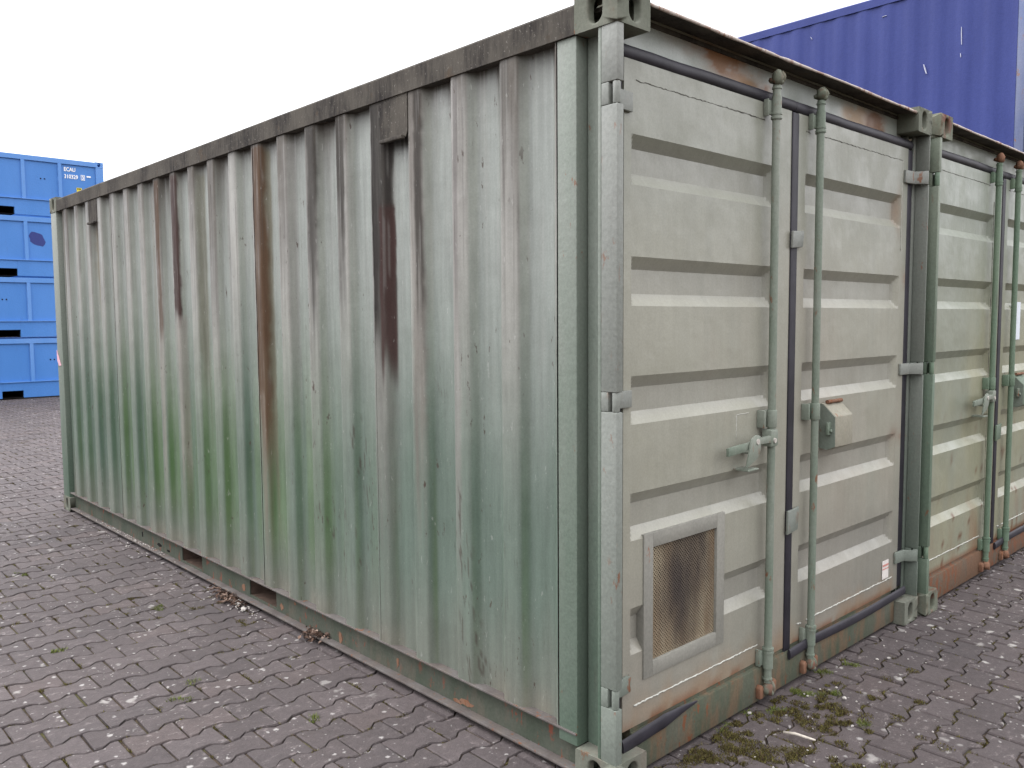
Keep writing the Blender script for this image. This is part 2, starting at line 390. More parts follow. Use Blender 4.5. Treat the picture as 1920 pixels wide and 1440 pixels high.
for j in range(-22, 145):
    for i in range(-42, 46):
        x = -1.223+.1 + i*PX + (.1 if j % 2 else 0); y = 1.767 + j*PY
        if inside(x, y): continue
        if y > 9 and x < -6: continue
        p = project((x, y, 0)); area = 0; vis = False
        if p and -30 < p[0] < 1950 and p[1] < 1470 and not blocked((x, y, .002)):
            vis = True
            c4 = [project((x+sx_*.1, y+sy_*.07, 0)) for sx_, sy_ in ((-1,-1),(1,-1),(1,1),(-1,1))]
            if all(c4):
                area = abs(sum(c4[k][0]*c4[(k+1)%4][1]-c4[(k+1)%4][0]*c4[k][1] for k in range(4)))/2
                if not (0 <= p[0] <= 1920 and p[1] <= 1440): area *= .5
        cells.append((area, x, y, vis))
cells.sort(reverse=True)
def sink(x, y): return -.004 + .010*(float(fbm(x*.9, y*.9, 3))-.5)
BV, BF, BC = [], [], []
for n, (area, x, y, vis) in enumerate(cells):
    tilt = (rng.gauss(0,.009), rng.gauss(0,.009), rng.gauss(0,.006)); z = sink(x, y)+rng.uniform(-.0018,.0018)
    if n < 300:
        o = bpy.data.objects.new('paving_stone', rng.choice(variants)); col.objects.link(o); o.parent = pave
        o.location = (x, y, z); o.rotation_euler = tilt
        if rng.random() < .5: o.rotation_euler.z += math.pi
    else:
        v, f = stone_mesh(rng.randrange(1 << 20), (Vector((x,y,0))-CAM).length < 8 and vis)
        mt = Matrix.Translation((x,y,z)) @ Euler(tilt).to_matrix().to_4x4(); b = len(BV); c_ = stone_col(rng)
        BV += [tuple(mt @ Vector(q)) for q in v]; BF += [tuple(b+i for i in q) for q in f]; BC += [c_]*len(v)
me = bpy.data.meshes.new('paving_stones'); me.from_pydata(BV, [], BF); set_cols(me, np.array(BC))
link('paving_stones', me, 'paver', pave, kind='stuff')['label'] = 'smaller paving stones further off in the yard'

# ------------------------------------------------------------------ container kit
L, W, H = 6.058, 2.438, 2.591
def ring_face(put, a0, a1, b0, b1, ca, cb, ha, hb, depth):
    """rectangle a0..a1 x b0..b1 with an oval hole; put(a,b,d) -> point"""
    angs = sorted(set([2*math.pi*k/24 for k in range(24)] + [math.atan2(b-cb, a-ca) % (2*math.pi) for a in (a0,a1) for b in (b0,b1)]))
    n = len(angs); vo, vh, vi = [], [], []
    for t in angs:
        c_, s_ = math.cos(t), math.sin(t)
        k = min([((a1-ca)/c_ if c_ > 0 else (a0-ca)/c_) if abs(c_) > 1e-9 else 1e9, ((b1-cb)/s_ if s_ > 0 else (b0-cb)/s_) if abs(s_) > 1e-9 else 1e9])
        vo.append(put(ca+k*c_, cb+k*s_, 0))
        # stadium: semicircles of radius ha on a straight middle
        x_ = ha*c_; st = hb-ha; y_ = ha*s_ + (st if s_ > .15 else -st if s_ < -.15 else st*s_/.15)
        vh.append(put(ca+x_, cb+y_, 0)); vi.append(put(ca+x_, cb+y_, depth))
    v = vo+vh+vi; f = [(i,(i+1)%n,n+(i+1)%n,n+i) for i in range(n)] + [(n+i,n+(i+1)%n,2*n+(i+1)%n,2*n+i) for i in range(n)]
    return v, f
def casting(parent, x, y, z, sx, sy, sz, mat):
    """(x,y,z): the outer corner; sx,sy: direction into the container; sz=+1 bottom casting, -1 top"""
    m = MB(); a, b, h = .162, .178, .118
    P = lambda u, v, w_: (x+sx*u, y+sy*v, z+sz*w_)
    hw, hh, cz = .029, .044, .058
    m.add(*ring_face(lambda p, q, d: P(p, d, q), 0, a, 0, h, .088, cz, hw, hh, .03))     # end face
    m.add(*ring_face(lambda p, q, d: P(d, p, q), 0, b, 0, h, .092, cz, hw, hh, .03))     # side face
    m.add(*ring_face(lambda p, q, d: P(p, q, d), 0, a, 0, b, .088, .095, .03, .055, .028)) # top or bottom face
    q = lambda *ps: m.add(ps, [(0,1,2,3)])
    q(P(a,0,0),P(a,b,0),P(a,b,h),P(a,0,h)); q(P(0,b,0),P(a,b,0),P(a,b,h),P(0,b,h)); q(P(0,0,h),P(a,0,h),P(a,b,h),P(0,b,h))
    me = bpy.data.meshes.new('corner_casting'); bm = bmesh.new(); vv = [bm.verts.new(p) for p in m.v]
    for f in m.f: bm.faces.new([vv[i] for i in f])
    bmesh.ops.remove_doubles(bm, verts=bm.verts, dist=1e-5); bmesh.ops.recalc_face_normals(bm, faces=bm.faces)
    ed = [e for e in bm.edges if len(e.link_faces) == 2 and e.calc_face_angle(0) > R(60)]
    bmesh.ops.bevel(bm, geom=ed, offset=.007, segments=3, profile=.5, affect='EDGES', clamp_overlap=True)
    bm.to_mesh(me); bm.free()
    return link('corner_casting', me, mat, parent, smooth='auto')

def side_depth(Y, y0=.458, pitch=.2728):
    crest, slope, trough = .084, .036, .112
    t = (Y-y0) % pitch                        # 0..crest: crest; then slope out to trough; trough; slope
    pts_x = [0, crest, crest+(pitch-crest-slope-trough), pitch-slope, pitch]; pts_d = [0, 0, 1, 1, 0]
    return np.interp(t, pts_x, pts_d)
def smooth_depth(Y, r=.009, **kw):
    return sum(side_depth(Y+k*r/3, **kw) for k in range(-3, 4))/7

HINGES = [(.303,.368),(1.275,1.338),(2.231,2.300)]
def rear_post(parent, mx, mat, fmat, ft=.030, st_right='post_side'):
    """door-end post: outer flange with hinge notches, web, groove, inner flange. mx maps x"""
    m = MB(); z0, z1 = .116, 2.475
    def bx(x0,x1,y0,y1,za=z0,zb=z1):
        a, b = sorted((mx(x0), mx(x1))); m.box(a,b,y0,y1,za,zb)
    bx(.004,.040,.068,.082); bx(.062,.078,.084,.176); bx(.010,.076,.178,.264)
    p = m.build('corner_post', mat if ft > .02 else st_right, parent, bevel=.004, smooth='auto')
    m = MB()
    cuts = [z0] + [z for h in HINGES for z in h] + [z1]
    for a, b in zip(cuts[::2], cuts[1::2]): bx(.003,ft,.002,.0675,a,b)
    for a, b in HINGES: bx(.003,ft,.037,.0675,a+.0003,b-.0003)
    fl = m.build('post_flange', fmat if ft > .02 else st_right, p, bevel=.0035, smooth='auto', segs=2)
    return p

def front_post(parent, mx, my, mat):
    m = MB()
    a, b = sorted((mx(.003), mx(.14))); c, d = sorted((my(L-.003), my(L-.155)))
    m.box(a,b,c,d,.116,2.475); return m.build('corner_post', mat, parent, bevel=.008, smooth='auto')

def side_sheets(parent, mx, mat, colfn, hires, seams=(.264,1.345,2.436,3.527,4.618,5.902), z0=.158, z1=2.475, depth=.036, gap=.002, rnd=.009):
    for k, (ya, yb) in enumerate(zip(seams, seams[1:])):
        nY = int((yb-ya)/(.0065 if hires else .02)); nZ = 96 if hires else 14
        Y = np.linspace(ya+gap, yb-gap, nY); Z = np.linspace(z0, z1, nZ)
        d = smooth_depth(Y, rnd) if hires else side_depth(Y)
        if k == 0: d = d*ss(ya, ya+.02, Y)
        if k == len(seams)-2: d = np.where(Y > 5.75, ss(5.755, 5.79, Y), d)
        YY, ZZ = np.meshgrid(Y, Z, indexing='ij'); D = np.repeat(d[:,None], nZ, 1)
        warp = .0035*(fbm(YY*1.3, ZZ*1.1, 9)-.5)
        X = .009 + .0012*(k % 2 if gap else 0) + depth*D + warp
        P = np.stack([mx(X), YY, ZZ], -1)
        me = grid_mesh('side_panel', P, colfn(YY, ZZ, D) if colfn else None)
        link('side_panel', me, mat, parent, smooth=True)

def lerp3(c, f): return np.asarray(c)[None,None,:]*f[...,None]
def main_side_colour(Y, Z, D):
    crest = 1-ss(.05,.3,D); trough = ss(.7,.95,D); slope = 1-crest-trough
    col1 = fbm(Y*7, Z*.45, 1); col2 = fbm(Y*19, Z*.6, 2); broad = fbm(Y*.8, Z*.9, 4)
    grey = np.zeros(Y.shape+(3,)) + (.246,.264,.236)
    grey = mix(grey, (.300,.290,.264), crest*ss(.7,1.5,Z)*.8)         # dusty chalk on the crests
    grey = mix(grey, (.255,.277,.256), trough*.7)
    grey = mix(grey, (.240,.258,.222), slope*.7)
    teal = np.array((.066,.110,.080)); sat = np.array((.058,.122,.030))
    gf = ss(1.95,.80, Z + .6*(col1-.5) + .3*(broad-.5)); gf = gf*(.72+.10*slope-.06*crest+.12*ss(1.2,3.0,Y)*(slope+.5*trough))
    sfac = ss(1.1,2.1,Y)*ss(6.2,4.5,Y)*ss(.25,.7,col1)*ss(.15,.5,Z)*(1-.5*crest)
    green = teal*(1-sfac[...,None]*.8) + sat*sfac[...,None]*.8
    c = grey*(1-gf[...,None]) + green*gf[...,None]
    # extra algae on the sheltered slopes and troughs low down
    al = slope*ss(1.3,.5,Z)*ss(.35,.7,col2)*.5; c = mix(c, (.085,.130,.055), al)
    # grime washed down from the top rail
    Ld = .06 + .75*ss(.32,.78,col1)**2*(.25+.75*crest)
    f = np.exp(-(2.475-Z)/Ld)*(.62+.38*ss(.3,.7,col2)); c = mix(c, (.066,.059,.051), np.clip(f*1.15,0,.95))
    c = mix(c, (.13,.115,.098), ss(1.5,2.45,Z)*ss(.36,.66,col2)*.62*(.35+.65*crest))
    def stain(yc, hw, zb, zt, color, s, soft=.35, seed=0, ragged=.25):
        nonlocal c
        e = (fbm(np.zeros_like(Y)+yc*3, Z*2.2, 20+seed)-.5)*hw*.45 + (vn(Y*0+yc*9, Z*26, 33+seed)-.5)*hw*.22
        side = ss(hw, hw*(1-soft), np.abs(Y-yc-e))
        end = ss(zb-ragged, zb+ragged*.6, Z + .5*ragged*(vn(Y*60, Z*3, 5)-.5)*2)
        f = side*end*ss(zt+.02, zt-.02, Z)*s*(.86+.14*ss(.22,.6,fbm(Y*70, Z*3.5, 31+seed)))
        c = mix(c, color, np.clip(f,0,1))
    blk, mar, rst, och, olv = (.040,.036,.033), (.056,.034,.031), (.090,.052,.032), (.155,.118,.066), (.115,.108,.07)
    stain(1.295,.085,.75,2.46,(.15,.145,.13),.6,.6,1,.5)
    stain(1.300,.070,1.5,2.48,blk,1.0,.28,2); stain(1.262,.042,1.40,2.05,mar,.97,.35,3,.12); stain(1.19,.09,2.28,2.47,blk,.9,.3,42,.06)
    stain(1.035,.050,1.05,2.46,(.15,.13,.112),.7,.5,4,.5); stain(1.025,.035,1.75,2.47,blk,.85,.6,5,.35)
    stain(2.345,.05,.75,2.44,(.115,.105,.07),.85,.6,7,.5); stain(2.392,.066,1.0,2.47,rst,.92,.45,6,.3); stain(2.40,.03,.45,1.2,(.16,.13,.10),.6,.6,16,.3)
    stain(3.765,.036,1.48,2.46,rst,.8,.35,8,.12); stain(3.49,.046,1.6,2.46,mar,.97,.2,9,.08); stain(3.46,.05,.7,1.6,(.21,.185,.165),.6,.5,10,.3)
    stain(3.77,.04,.6,1.45,(.22,.20,.175),.55,.5,11,.3)
    stain(.795,.016,1.75,2.46,blk,.85,.5,12,.3); stain(.80,.035,.9,2.46,(.24,.22,.205),.5,.7,22,.5)
    stain(1.855,.05,1.7,2.47,blk,.8,.5,13,.5); stain(1.60,.045,1.9,2.47,blk,.85,.45,14,.4)
    stain(5.0,.09,1.75,2.45,och,.65,.6,15,.3); stain(4.99,.07,2.2,2.45,(.11,.09,.065),.8,.4,25,.1)
    stain(3.14,.05,1.3,2.42,olv,.65,.6,17,.4); stain(3.02,.035,1.4,2.42,(.15,.14,.11),.5,.6,18,.4)
    stain(4.73,.03,1.6,2.42,olv,.6,.6,19,.4); stain(4.46,.018,1.3,2.40,(.12,.11,.1),.6,.5,20,.4)
    stain(5.28,.03,1.5,2.42,(.17,.155,.13),.5,.6,21,.4); stain(5.48,.03,1.2,2.42,(.17,.155,.13),.5,.6,23,.4)
    stain(3.93,.03,1.3,2.40,(.2,.18,.155),.45,.6,24,.4); stain(2.80,.035,1.5,2.42,(.2,.185,.17),.45,.6,26,.4)
    stain(2.08,.04,1.3,2.44,(.2,.19,.175),.5,.6,27,.4)
    thin = ss(.60,.70, fbm(Y*150, Z*1.3, 57))*ss(1.2,2.2,Z)*(.25+.75*crest); c = mix(c, (.085,.076,.068), thin*.55)
    thin = ss(.64,.72, fbm(Y*170, Z*1.8, 58))*ss(.9,1.8,Z); c = mix(c, (.30,.29,.27), thin*.2)
    # dull brown splash band at the foot
    f = ss(.62,.16,Z+.25*(col2-.5))*.5; c = mix(c, (.17,.165,.14), f)
    f = ss(.30,.158,Z)*ss(.4,.7,col1)*.5; c = mix(c, (.20,.175,.14), f)
    # flaked, darker spots along crests
    tt = ((Y-.458) % .2728)/.084; edge = np.exp(-((tt-.92)/.22)**2)+.6*np.exp(-((tt-.1)/.18)**2)
    fl = ss(.665,.70, fbm(Y*130, Z*15, 40)+.075*(edge-.45))*ss(1.7,.9,Z)*ss(3.2,1.2,Y)*ss(.38,.6,fbm(Y*2.1, Z*2.3, 41))
    c = mix(c, (.075,.062,.052), np.clip(fl,0,.75)*ss(.55,.75,fbm(Y*9, Z*1.5, 47)))
    return np.clip(c*.915*(.93+.14*fbm(Y*4,Z*3,50))[...,None], .01, 1)

GROOVES = [2.089-.3955*k for k in range(5)]          # centre heights of the pressed grooves
def door_panel(parent, xa, xb, ga, gb, za, zb, mat, tone, seed, grooves=GROOVES, hole=None):
    gd, half_in, bev = .028, .0405, .041
    zs = [za, zb]; 
    for zc in grooves: zs += list(np.linspace(zc-half_in-bev, zc-half_in, 4)) + list(np.linspace(zc+half_in, zc+half_in+bev, 4))
    if hole: zs += list(hole[2:])
    zs = sorted(zs); Zf = []
    for a, b in zip(zs, zs[1:]):
        n = max(1, int((b-a)/.03)); Zf += list(np.linspace(a, b, n+1)[:-1])
    Z = np.array(Zf+[zs[-1]])
    xs = sorted([xa, xb] + list(np.linspace(ga, ga+.03, 4)) + list(np.linspace(gb-.045, gb, 5)) + (list(hole[:2]) if hole else []))
    Xf = []
    for a, b in zip(xs, xs[1:]):
        n = max(1, int((b-a)/.03)); Xf += list(np.linspace(a, b, n+1)[:-1])
    X = np.array(Xf+[xs[-1]])
    fz = np.zeros_like(Z)
    for zc in grooves: fz = np.maximum(fz, np.clip((half_in+bev-np.abs(Z-zc))/bev, 0, 1))
    fx = np.minimum(np.clip((X-ga)/.03, 0, 1), np.clip((gb-X)/.045, 0, 1))
    XX, ZZ = np.meshgrid(X, Z, indexing='ij')
    Dm = np.minimum(fx[:,None], fz[None,:])
    Y = .070 + gd*Dm + .004*(fbm(XX*1.6, ZZ*1.6, seed)-.5)
    Y = np.where((ZZ<=za+1e-6)|(ZZ>=zb-1e-6)|(XX<=xa+1e-6)|(XX>=xb-1e-6), .070, Y)
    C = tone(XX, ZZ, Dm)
    me = grid_mesh('door', np.stack([XX, Y, ZZ], -1), C)
    bm = bmesh.new(); bm.from_mesh(me)
    if hole:
        kill = [f for f in bm.faces if hole[0] < f.calc_center_median().x < hole[1] and hole[2] < f.calc_center_median().z < hole[3]]
        bmesh.ops.delete(bm, geom=kill, context='FACES')
    bd = [e for e in bm.edges if e.is_boundary]; r_ = bmesh.ops.extrude_edge_only(bm, edges=bd)
    for v in r_['geom']:
        if isinstance(v, bmesh.types.BMVert): v.co.y = .118
    bmesh.ops.recalc_face_normals(bm, faces=bm.faces); bm.to_mesh(me); bm.free()
    o = link('door', me, mat, parent, smooth='auto'); me.set_sharp_from_angle(angle=R(13)); return o

def main_door_tone(X, Z, D):
    n = fbm(X*2.2, Z*.8, 61); s = fbm(X*16, Z*.7, 62)
    c = np.zeros(X.shape+(3,)) + (.300,.307,.254)
    c = mix(c, (.262,.282,.234), ss(1.6,2.2,Z)*.8)
    c = mix(c, (.314,.298,.249), ss(.35,.75,n)*.75*ss(2.2,1.7,Z))
    c = mix(c, (.285,.29,.265), ss(.5,.85,D)*.4)
    c = mix(c, (.25,.265,.225), ss(.56,.8,s)*.30)
    c = mix(c, (.175,.168,.150), ss(1.0,.25,Z+.30*(n-.5))*(.30+.22*ss(.9,2.2,X)))      # dimmer light low on the doors, painted in as a darker tone
    rb = ss(.30,.17,Z+.10*(s-.5))*ss(.3,.6,fbm(X*3,Z*0+1,63)); c = mix(c, (.26,.17,.095), rb*.62)
    c = mix(c, (.20,.09,.045), ss(.187,.168,Z)*ss(.3,.55,s)*.8)
    edge = ss(.055,.0,np.abs(X-2.335))*ss(.62,.8,fbm(X*2,Z*6,64)); c = mix(c, (.22,.10,.06), edge*.7)
    c = mix(c, (.25,.165,.10), np.exp(-((X-2.24)/.03)**2-((Z-2.09)/.10)**2)*.7)
    c = mix(c, (.18,.105,.075), np.exp(-((X-2.24)/.05)**2-((Z-.985)/.03)**2)*.6)
    return np.clip(c*np.array((.90,.865,.86))*(1-.14*ss(1.7,2.3,Z))[...,None]*(.94+.12*fbm(X*5,Z*4,65))[...,None], .01, 1)
def second_door_tone(X, Z, D):
    n = fbm(X*2.2, Z*.8, 71); s = fbm(X*16, Z*.7, 72)
    c = np.zeros(X.shape+(3,)) + (.245,.262,.205)
    c = mix(c, (.28,.272,.18), ss(.35,.7,n)*.8*ss(2.1,1.3,Z))
    c = mix(c, (.245,.275,.235), ss(1.7,2.3,Z)*.6)
    c = mix(c, (.24,.26,.20), ss(.56,.8,s)*.4)
    rb = ss(.62,.17,Z+.25*(s-.5))*ss(.42,.7,fbm(X*6,Z*1.2,73)); c = mix(c, (.22,.13,.075), rb*.75)
    sp = ss(.72,.78,fbm(X*40,Z*14,74))*ss(1.3,.4,Z); c = mix(c, (.14,.07,.04), sp*.9)
    c = mix(c, (.19,.085,.045), ss(.19,.168,Z)*.8)
    return np.clip(c*.88, .01, 1)

def main_header_tone(X, Z):
    c = np.zeros(X.shape+(3,)) + (.285,.31,.28); n = fbm(X*9, Z*22, 83, 5)
    def r(xc, xw, zc, zw, a, colr=(.20,.085,.028)):
        nonlocal c
        f = np.exp(-((X-xc)/xw)**2-((Z-zc)/zw)**2)*a*1.35*(.4+1.3*ss(.3,.65,n)); c = mix(c, colr, np.clip(f,0,.95))
    r(.60,.14,2.54,.03,.9); r(.80,.15,2.51,.04,1.1,(.21,.095,.035)); r(.93,.10,2.475,.035,.8,(.27,.16,.08)); r(1.02,.05,2.47,.03,.7)
    r(1.86,.11,2.48,.05,1.0,(.30,.19,.09)); r(2.04,.09,2.48,.05,1.3,(.17,.078,.032)); r(1.74,.05,2.49,.03,.5,(.30,.20,.11))
    c = mix(c, (.12,.085,.06), ss(2.555,2.58,Z + .03*(n-.5))*.5)
    return np.clip(c*(.92+.16*fbm(X*6,Z*6,84))[...,None], .01, 1)
def second_header_tone(X, Z):
    return np.zeros(X.shape+(3,)) + np.array((.20,.22,.175))*(.85+.3*fbm(X*6,Z*9,85))[...,None]

def hinge(parent, mx, z0, z1, mat):
    m = MB(); zc0, zc1 = z0+.003, z1-.004
    pts = [(.150,.0695),(.150,.058),(.062,.050),(.044,.022),(.022,.004),(.022,.012),(.040,.036),(.056,.066)]
    poly = [(mx(a), b) for a, b in pts]
    m.prism(poly, 'Z', zc0, zc1)
    m.tube([(mx(.0155), .0145, zc0-.002), (mx(.0155), .0145, zc1+.003)], .0122, 14)
    return m.build('hinge', mat, parent, bevel=.0025, smooth='auto')

def lock_bar(parent, x, mats, seed, rusty):
    y = .033; m = MB()
    m.tube([(x,y,.088),(x,y,2.468)], .0158, 14)
    for za, zb, r_ in ((2.335,2.425,.0188),(2.338,2.346,.0215),(2.354,2.362,.0215),(.148,.235,.0205),(.212,.219,.0235),(.226,.233,.0235),(.100,.107,.0195),(2.452,2.459,.019)):
        m.tube([(x,y,za),(x,y,zb)], r_, 16)
    b = m.build('lock_bar', mats['bar'], parent, smooth='auto')
    for zc, s in ((2.494,1),(.062,-1)):      # cams at both ends, keepers on the sill
        m = MB()
        m.lump((x-.008,y-.006,zc), (.020,.022,.028), seed+zc, 2, .22)
        m.lump((x+.034,y+.004,zc+.008*s), (.014,.020,.027), seed+3+zc, 2, .2)
        m.lump((x+.012,y+.018,zc-.006), (.034,.016,.013), seed+5+zc, 2, .2)
        m.lump((x+.002,y-.014,zc-.016), (.013,.012,.012), seed+7+zc, 2, .2)
        m.build('cam', mats['cam'] if s > 0 else mats.get('cam_low', 'rusty'), b, smooth=True)
    for dx in (-.045, .055):
        m = MB(); m.prism([(x+dx-.012,.030),(x+dx+.012,.030),(x+dx+.014,.075),(x+dx,.088),(x+dx-.014,.075)], 'Y', .030, .0535)
        m.build('keeper', 'rusty', b, bevel=.004, smooth='auto')
    for z0, z1, big_ in ((1.135,1.205,1),(.150,.230,0),(2.345,2.420,0)):      # guide brackets
        m = MB()
        if big_:
            m.box(x-.052,x-.040,.034,.0695,z0,z1); m.box(x-.041,x+.018,.046,.056,z0,z1); m.tube([(x,y,z0),(x,y,z1)], .0205, 16)
        else:
            m.box(x-.030,x+.014,.046,.056,z0+.01,z1-.01); m.box(x-.036,x-.027,.048,.0695,z0+.005,z1-.005)
        m.build('guide_bracket', mats['bar'], b, bevel=.003, smooth='auto')
    return b

def bead(parent, p0, p1, mat, r=.0035, wob=.003, seed=0):
    m = MB(); g = random.Random(seed); n = max(6, int((Vector(p1)-Vector(p0)).length/.012)); pts = []
    for k in range(n+1):
        p = Vector(p0).lerp(Vector(p1), k/n); p += Vector((g.uniform(-.2,.2)*wob, g.uniform(-.3,.3)*wob, g.uniform(-1,1)*wob)); pts.append(p)
    m.tube(pts, [r*g.uniform(.55,1.3) for _ in pts], 5); return m.build('weld_bead', mat, parent, smooth=True)

def lock_handle(parent, x):
    m = MB()
    m.box(x-.034,x+.018,.012,.058,1.060,1.128)
    hub = m.build('handle_hub', 'bar_paint', parent, bevel=.006, smooth='auto')
    m = MB()
    m.prism([(x-.03,1.078),(x-.03,1.106),(x-.12,1.104),(x-.20,1.094),(x-.30,1.090),(x-.335,1.086),(x-.335,1.056),(x-.225,1.062),(x-.12,1.080)], 'Y', .014, .026)
    h = m.build('lock_handle', 'bar_paint', hub, bevel=.0012, smooth='auto')
    m = MB()
    m.prism([(x-.13,1.115),(x-.155,1.122),(x-.195,1.108),(x-.205,1.068),(x-.225,1.000),(x-.150,1.030),(x-.125,1.065)], 'Y', .004, .012)
    m.box(x-.215,x-.14,.004,.069,.985,.992); m.box(x-.165,x-.130,.006,.069,1.045,1.053)
    m.build('handle_catch', 'bar_paint', hub, bevel=.0012, smooth='auto')
    for cx, cz, yy, r_ in ((x-.150,1.095,.001,.011),(x-.012,1.085,.007,.010)):
        m = MB(); m.tube([(cx,yy,cz),(cx,yy+.012,cz)], r_, 12); m.build('rivet', 'bare_metal', hub, smooth='auto')

def hasp_box(parent, x0, x1, mat, side='frame_paint'):
    m = MB()
    prof = [(.069,1.196),(.050,1.192),(-.004,1.140),(-.006,1.006),(.030,.990),(.069,.995)]
    m.prism(prof, 'X', x0, x1)
    b = m.build('lock_guard_box', mat, parent, bevel=.004, smooth='auto')
    m = MB(); m.prism([(y_+(.002 if y_ < .06 else 0), z_+(-.002 if z_ > 1.1 else .002)) for y_, z_ in prof], 'X', x0-.0025, x0-.0003); m.build('guard_side', side, b)  # thin plate: greener paint, with the shade on this side put into its colour
    m = MB(); xm = (x0+x1)/2
    for a, b_ in ((0,.33),(.335,.66),(.665,1)):
        m.tube([(x0+.02+a*(x1-x0-.03),.046,1.200),(x0+.02+b_*(x1-x0-.03),.046,1.200)], .0085 if a != .335 else .0078, 10)
    m.build('guard_hinge', 'rusty', b, smooth='auto')
    m = MB(); m.box(x0-.030,x0+.004,.014,.026,1.06,1.115); m.tube([(x0-.012,.006,1.078),(x0-.012,.016,1.078)], .008, 10)
    m.build('guard_clip', 'bar_paint', b, bevel=.004, smooth='auto')
    return b

def seal(parent, pts, r, sq=(1,1), mat='rubber', n=12):
    m = MB(); m.tube(pts, r, n, sq=sq); return m.build('door_seal', mat, parent, smooth='auto')

def build_dry_box(name, label, loc, st):
    t = thing(name, label, 'container', loc, st.get('group'))
    ml = lambda x: x
    mr_ = lambda x: W-x
    # corner fittings
    for (x, sx_) in ((0,1),(W,-1)):
        for (y, sy_) in ((0,1),(L,-1)):
            for (z, sz_) in ((0,1),(H,-1)):
                casting(t, x, y, z, sx_, sy_, sz_, st['casting'])
    for mx in (ml, mr_):
        rear_post(t, mx, st['frame'], st['flange'], .035 if mx is ml else .013, 'post_side' if not st.get('blue') else st['frame']); front_post(t, mx, lambda y: y, st['frame'])
        # rails
        a, b = sorted((mx(.001), mx(.062)))
        m = MB(); n = 60
        ys = np.linspace(.179, L-.179, n); g = random.Random(3)
        poly = lambda: None
        P = np.zeros((5, n, 3))
        for k, (x_, z_) in enumerate(((.062,2.475),(.002,2.476),(.002,2.563),(.012,2.573),(.062,2.573))):
            P[k,:,0] = mx(x_ + .004*(fbm(ys*1.1, ys*0+k*.01, 5)-.5)); P[k,:,1] = ys; P[k,:,2] = z_ + .006*(fbm(ys*.9, ys*0, 6)-.5)
        link('top_side_rail', grid_mesh('top_side_rail', P), st['toprail'], t, smooth='auto')
        m = MB()   # bottom rail: ledge, web with fork pockets, lower flange
        m.box(*sorted((mx(.004), mx(.085))), .179, L-.179, .155, .163)
        rail = m.build('bottom_side_rail', st['flange2'], t, bevel=.002)
        m = MB(); xa, xb = sorted((mx(.040), mx(.046)))
        cuts = [.179, 2.372, 2.682, 3.325, 3.632, L-.179]
        for a_, b_ in zip(cuts[::2], cuts[1::2]): m.box(xa, xb, a_, b_, .0325, .1545)
        for a_, b_ in ((cuts[1],cuts[2]),(cuts[3],cuts[4])):
            m.box(xa, xb, a_, b_, .1345, .1545); m.box(xa, xb, a_, b_, .0325, .046)
        m.build('rail_web', st['web'], rail)
        for a_, b_ in ((cuts[1],cuts[2]),(cuts[3],cuts[4])):
            m = MB()
            q = lambda x0,x1,y0,y1,z0,z1: m.box(*sorted((mx(x0),mx(x1))),y0,y1,z0,z1)
            q(.047,.45,a_-.006,a_-.001,.02,.16); q(.047,.45,b_+.001,b_+.006,.02,.16); q(.047,.45,a_,b_,.155,.16); q(.047,.45,a_,b_,.038,.044); q(.45,.46,a_,b_,.02,.16)
            m.build('fork_pocket', 'inside', rail)
        m = MB(); m.box(*sorted((mx(.002), mx(.085))), .179, L-.179, .021, .032)
        m.build('lower_flange', st['lowflange'], rail, bevel=.003)
        main = mx is ml and st.get('hires')
        side_sheets(t, mx, st['side'], st.get('sidefn') if (main or st.get('sidefn_all')) else (st.get('sidefn_plain')), bool(main), depth=st.get('depth', .036), gap=st.get('gap', .002), rnd=st.get('round', .009))
    # roof, front wall, floor
    m = MB(); m.box(.0625, W-.0625, .10, L-.06, 2.545, 2.560); m.build('roof', st['toprail'], t)
    m = MB(); m.box(.1, W-.1, .15, L-.06, .1635, .185); m.build('floor', 'wood_floor', t)
    m = MB(); n = 11; xs = np.linspace(.1405, W-.1405, n*4+1)
    Pz = np.zeros((len(xs), 2, 3)); Pz[:,:,0] = xs[:,None]; Pz[:,:,1] = (L-.02-.04*np.array([[0,0,1,1][k % 4] for k in range(len(xs))]))[:,None]; Pz[:,0,2] = .16; Pz[:,1,2] = 2.475
    link('front_wall', grid_mesh('front_wall', Pz), st['toprail'] if not st.get('blue') else st['side_mat'], t)
    for za, zb in ((2.47,2.588),(.012,.158)):
        m = MB(); m.box(.1625, W-.1625, L-.08, L-.004, za, zb); m.build('end_rail', st['frame'], t, bevel=.004)
    # door header with rain lip, sill
    xs = np.linspace(.112, W-.112, 130); zs = np.linspace(2.40, 2.585, 22); XX, ZZ = np.meshgrid(xs, zs, indexing='ij')
    me = grid_mesh('door_header', np.stack([XX, .106+0*XX, ZZ], -1), (st['headfn'] if 'headfn' in st else second_header_tone)(XX, ZZ)); hd = link('door_header', me, 'door_paint' if not st.get('blue') else 'blue_side', t, smooth=True)
    n = 40; xs = np.linspace(.1625, W-.1625, n); m = MB(); top = []; bot = []
    g = random.Random(11); vs_, fs_ = [], []
    for k, x in enumerate(xs):
        dz = .006*(float(fbm(x*2.2, 1.7, st['seed']))-.5); dy = .010*(float(fbm(x*3.1, 4.2, st['seed']))-.5)
        vs_ += [(x,.010+dy,2.558+dz),(x,.125,2.574+dz*.3),(x,.125,2.5865),(x,.012+dy,2.568+dz)]
    for k in range(n-1): fs_ += [tuple(4*k+i+j for i, j in ((a_,0),(b_,0),(b_,4),(a_,4))) for a_, b_ in ((0,1),(1,2),(2,3),(3,0))]
    fs_ += [(0,1,2,3), tuple(4*(n-1)+i for i in range(4))]
    m.add(vs_, fs_); lp = m.build('rain_lip', st['toprail'], hd)  # dark rail material, so the underside's shade is put into the lip's colour
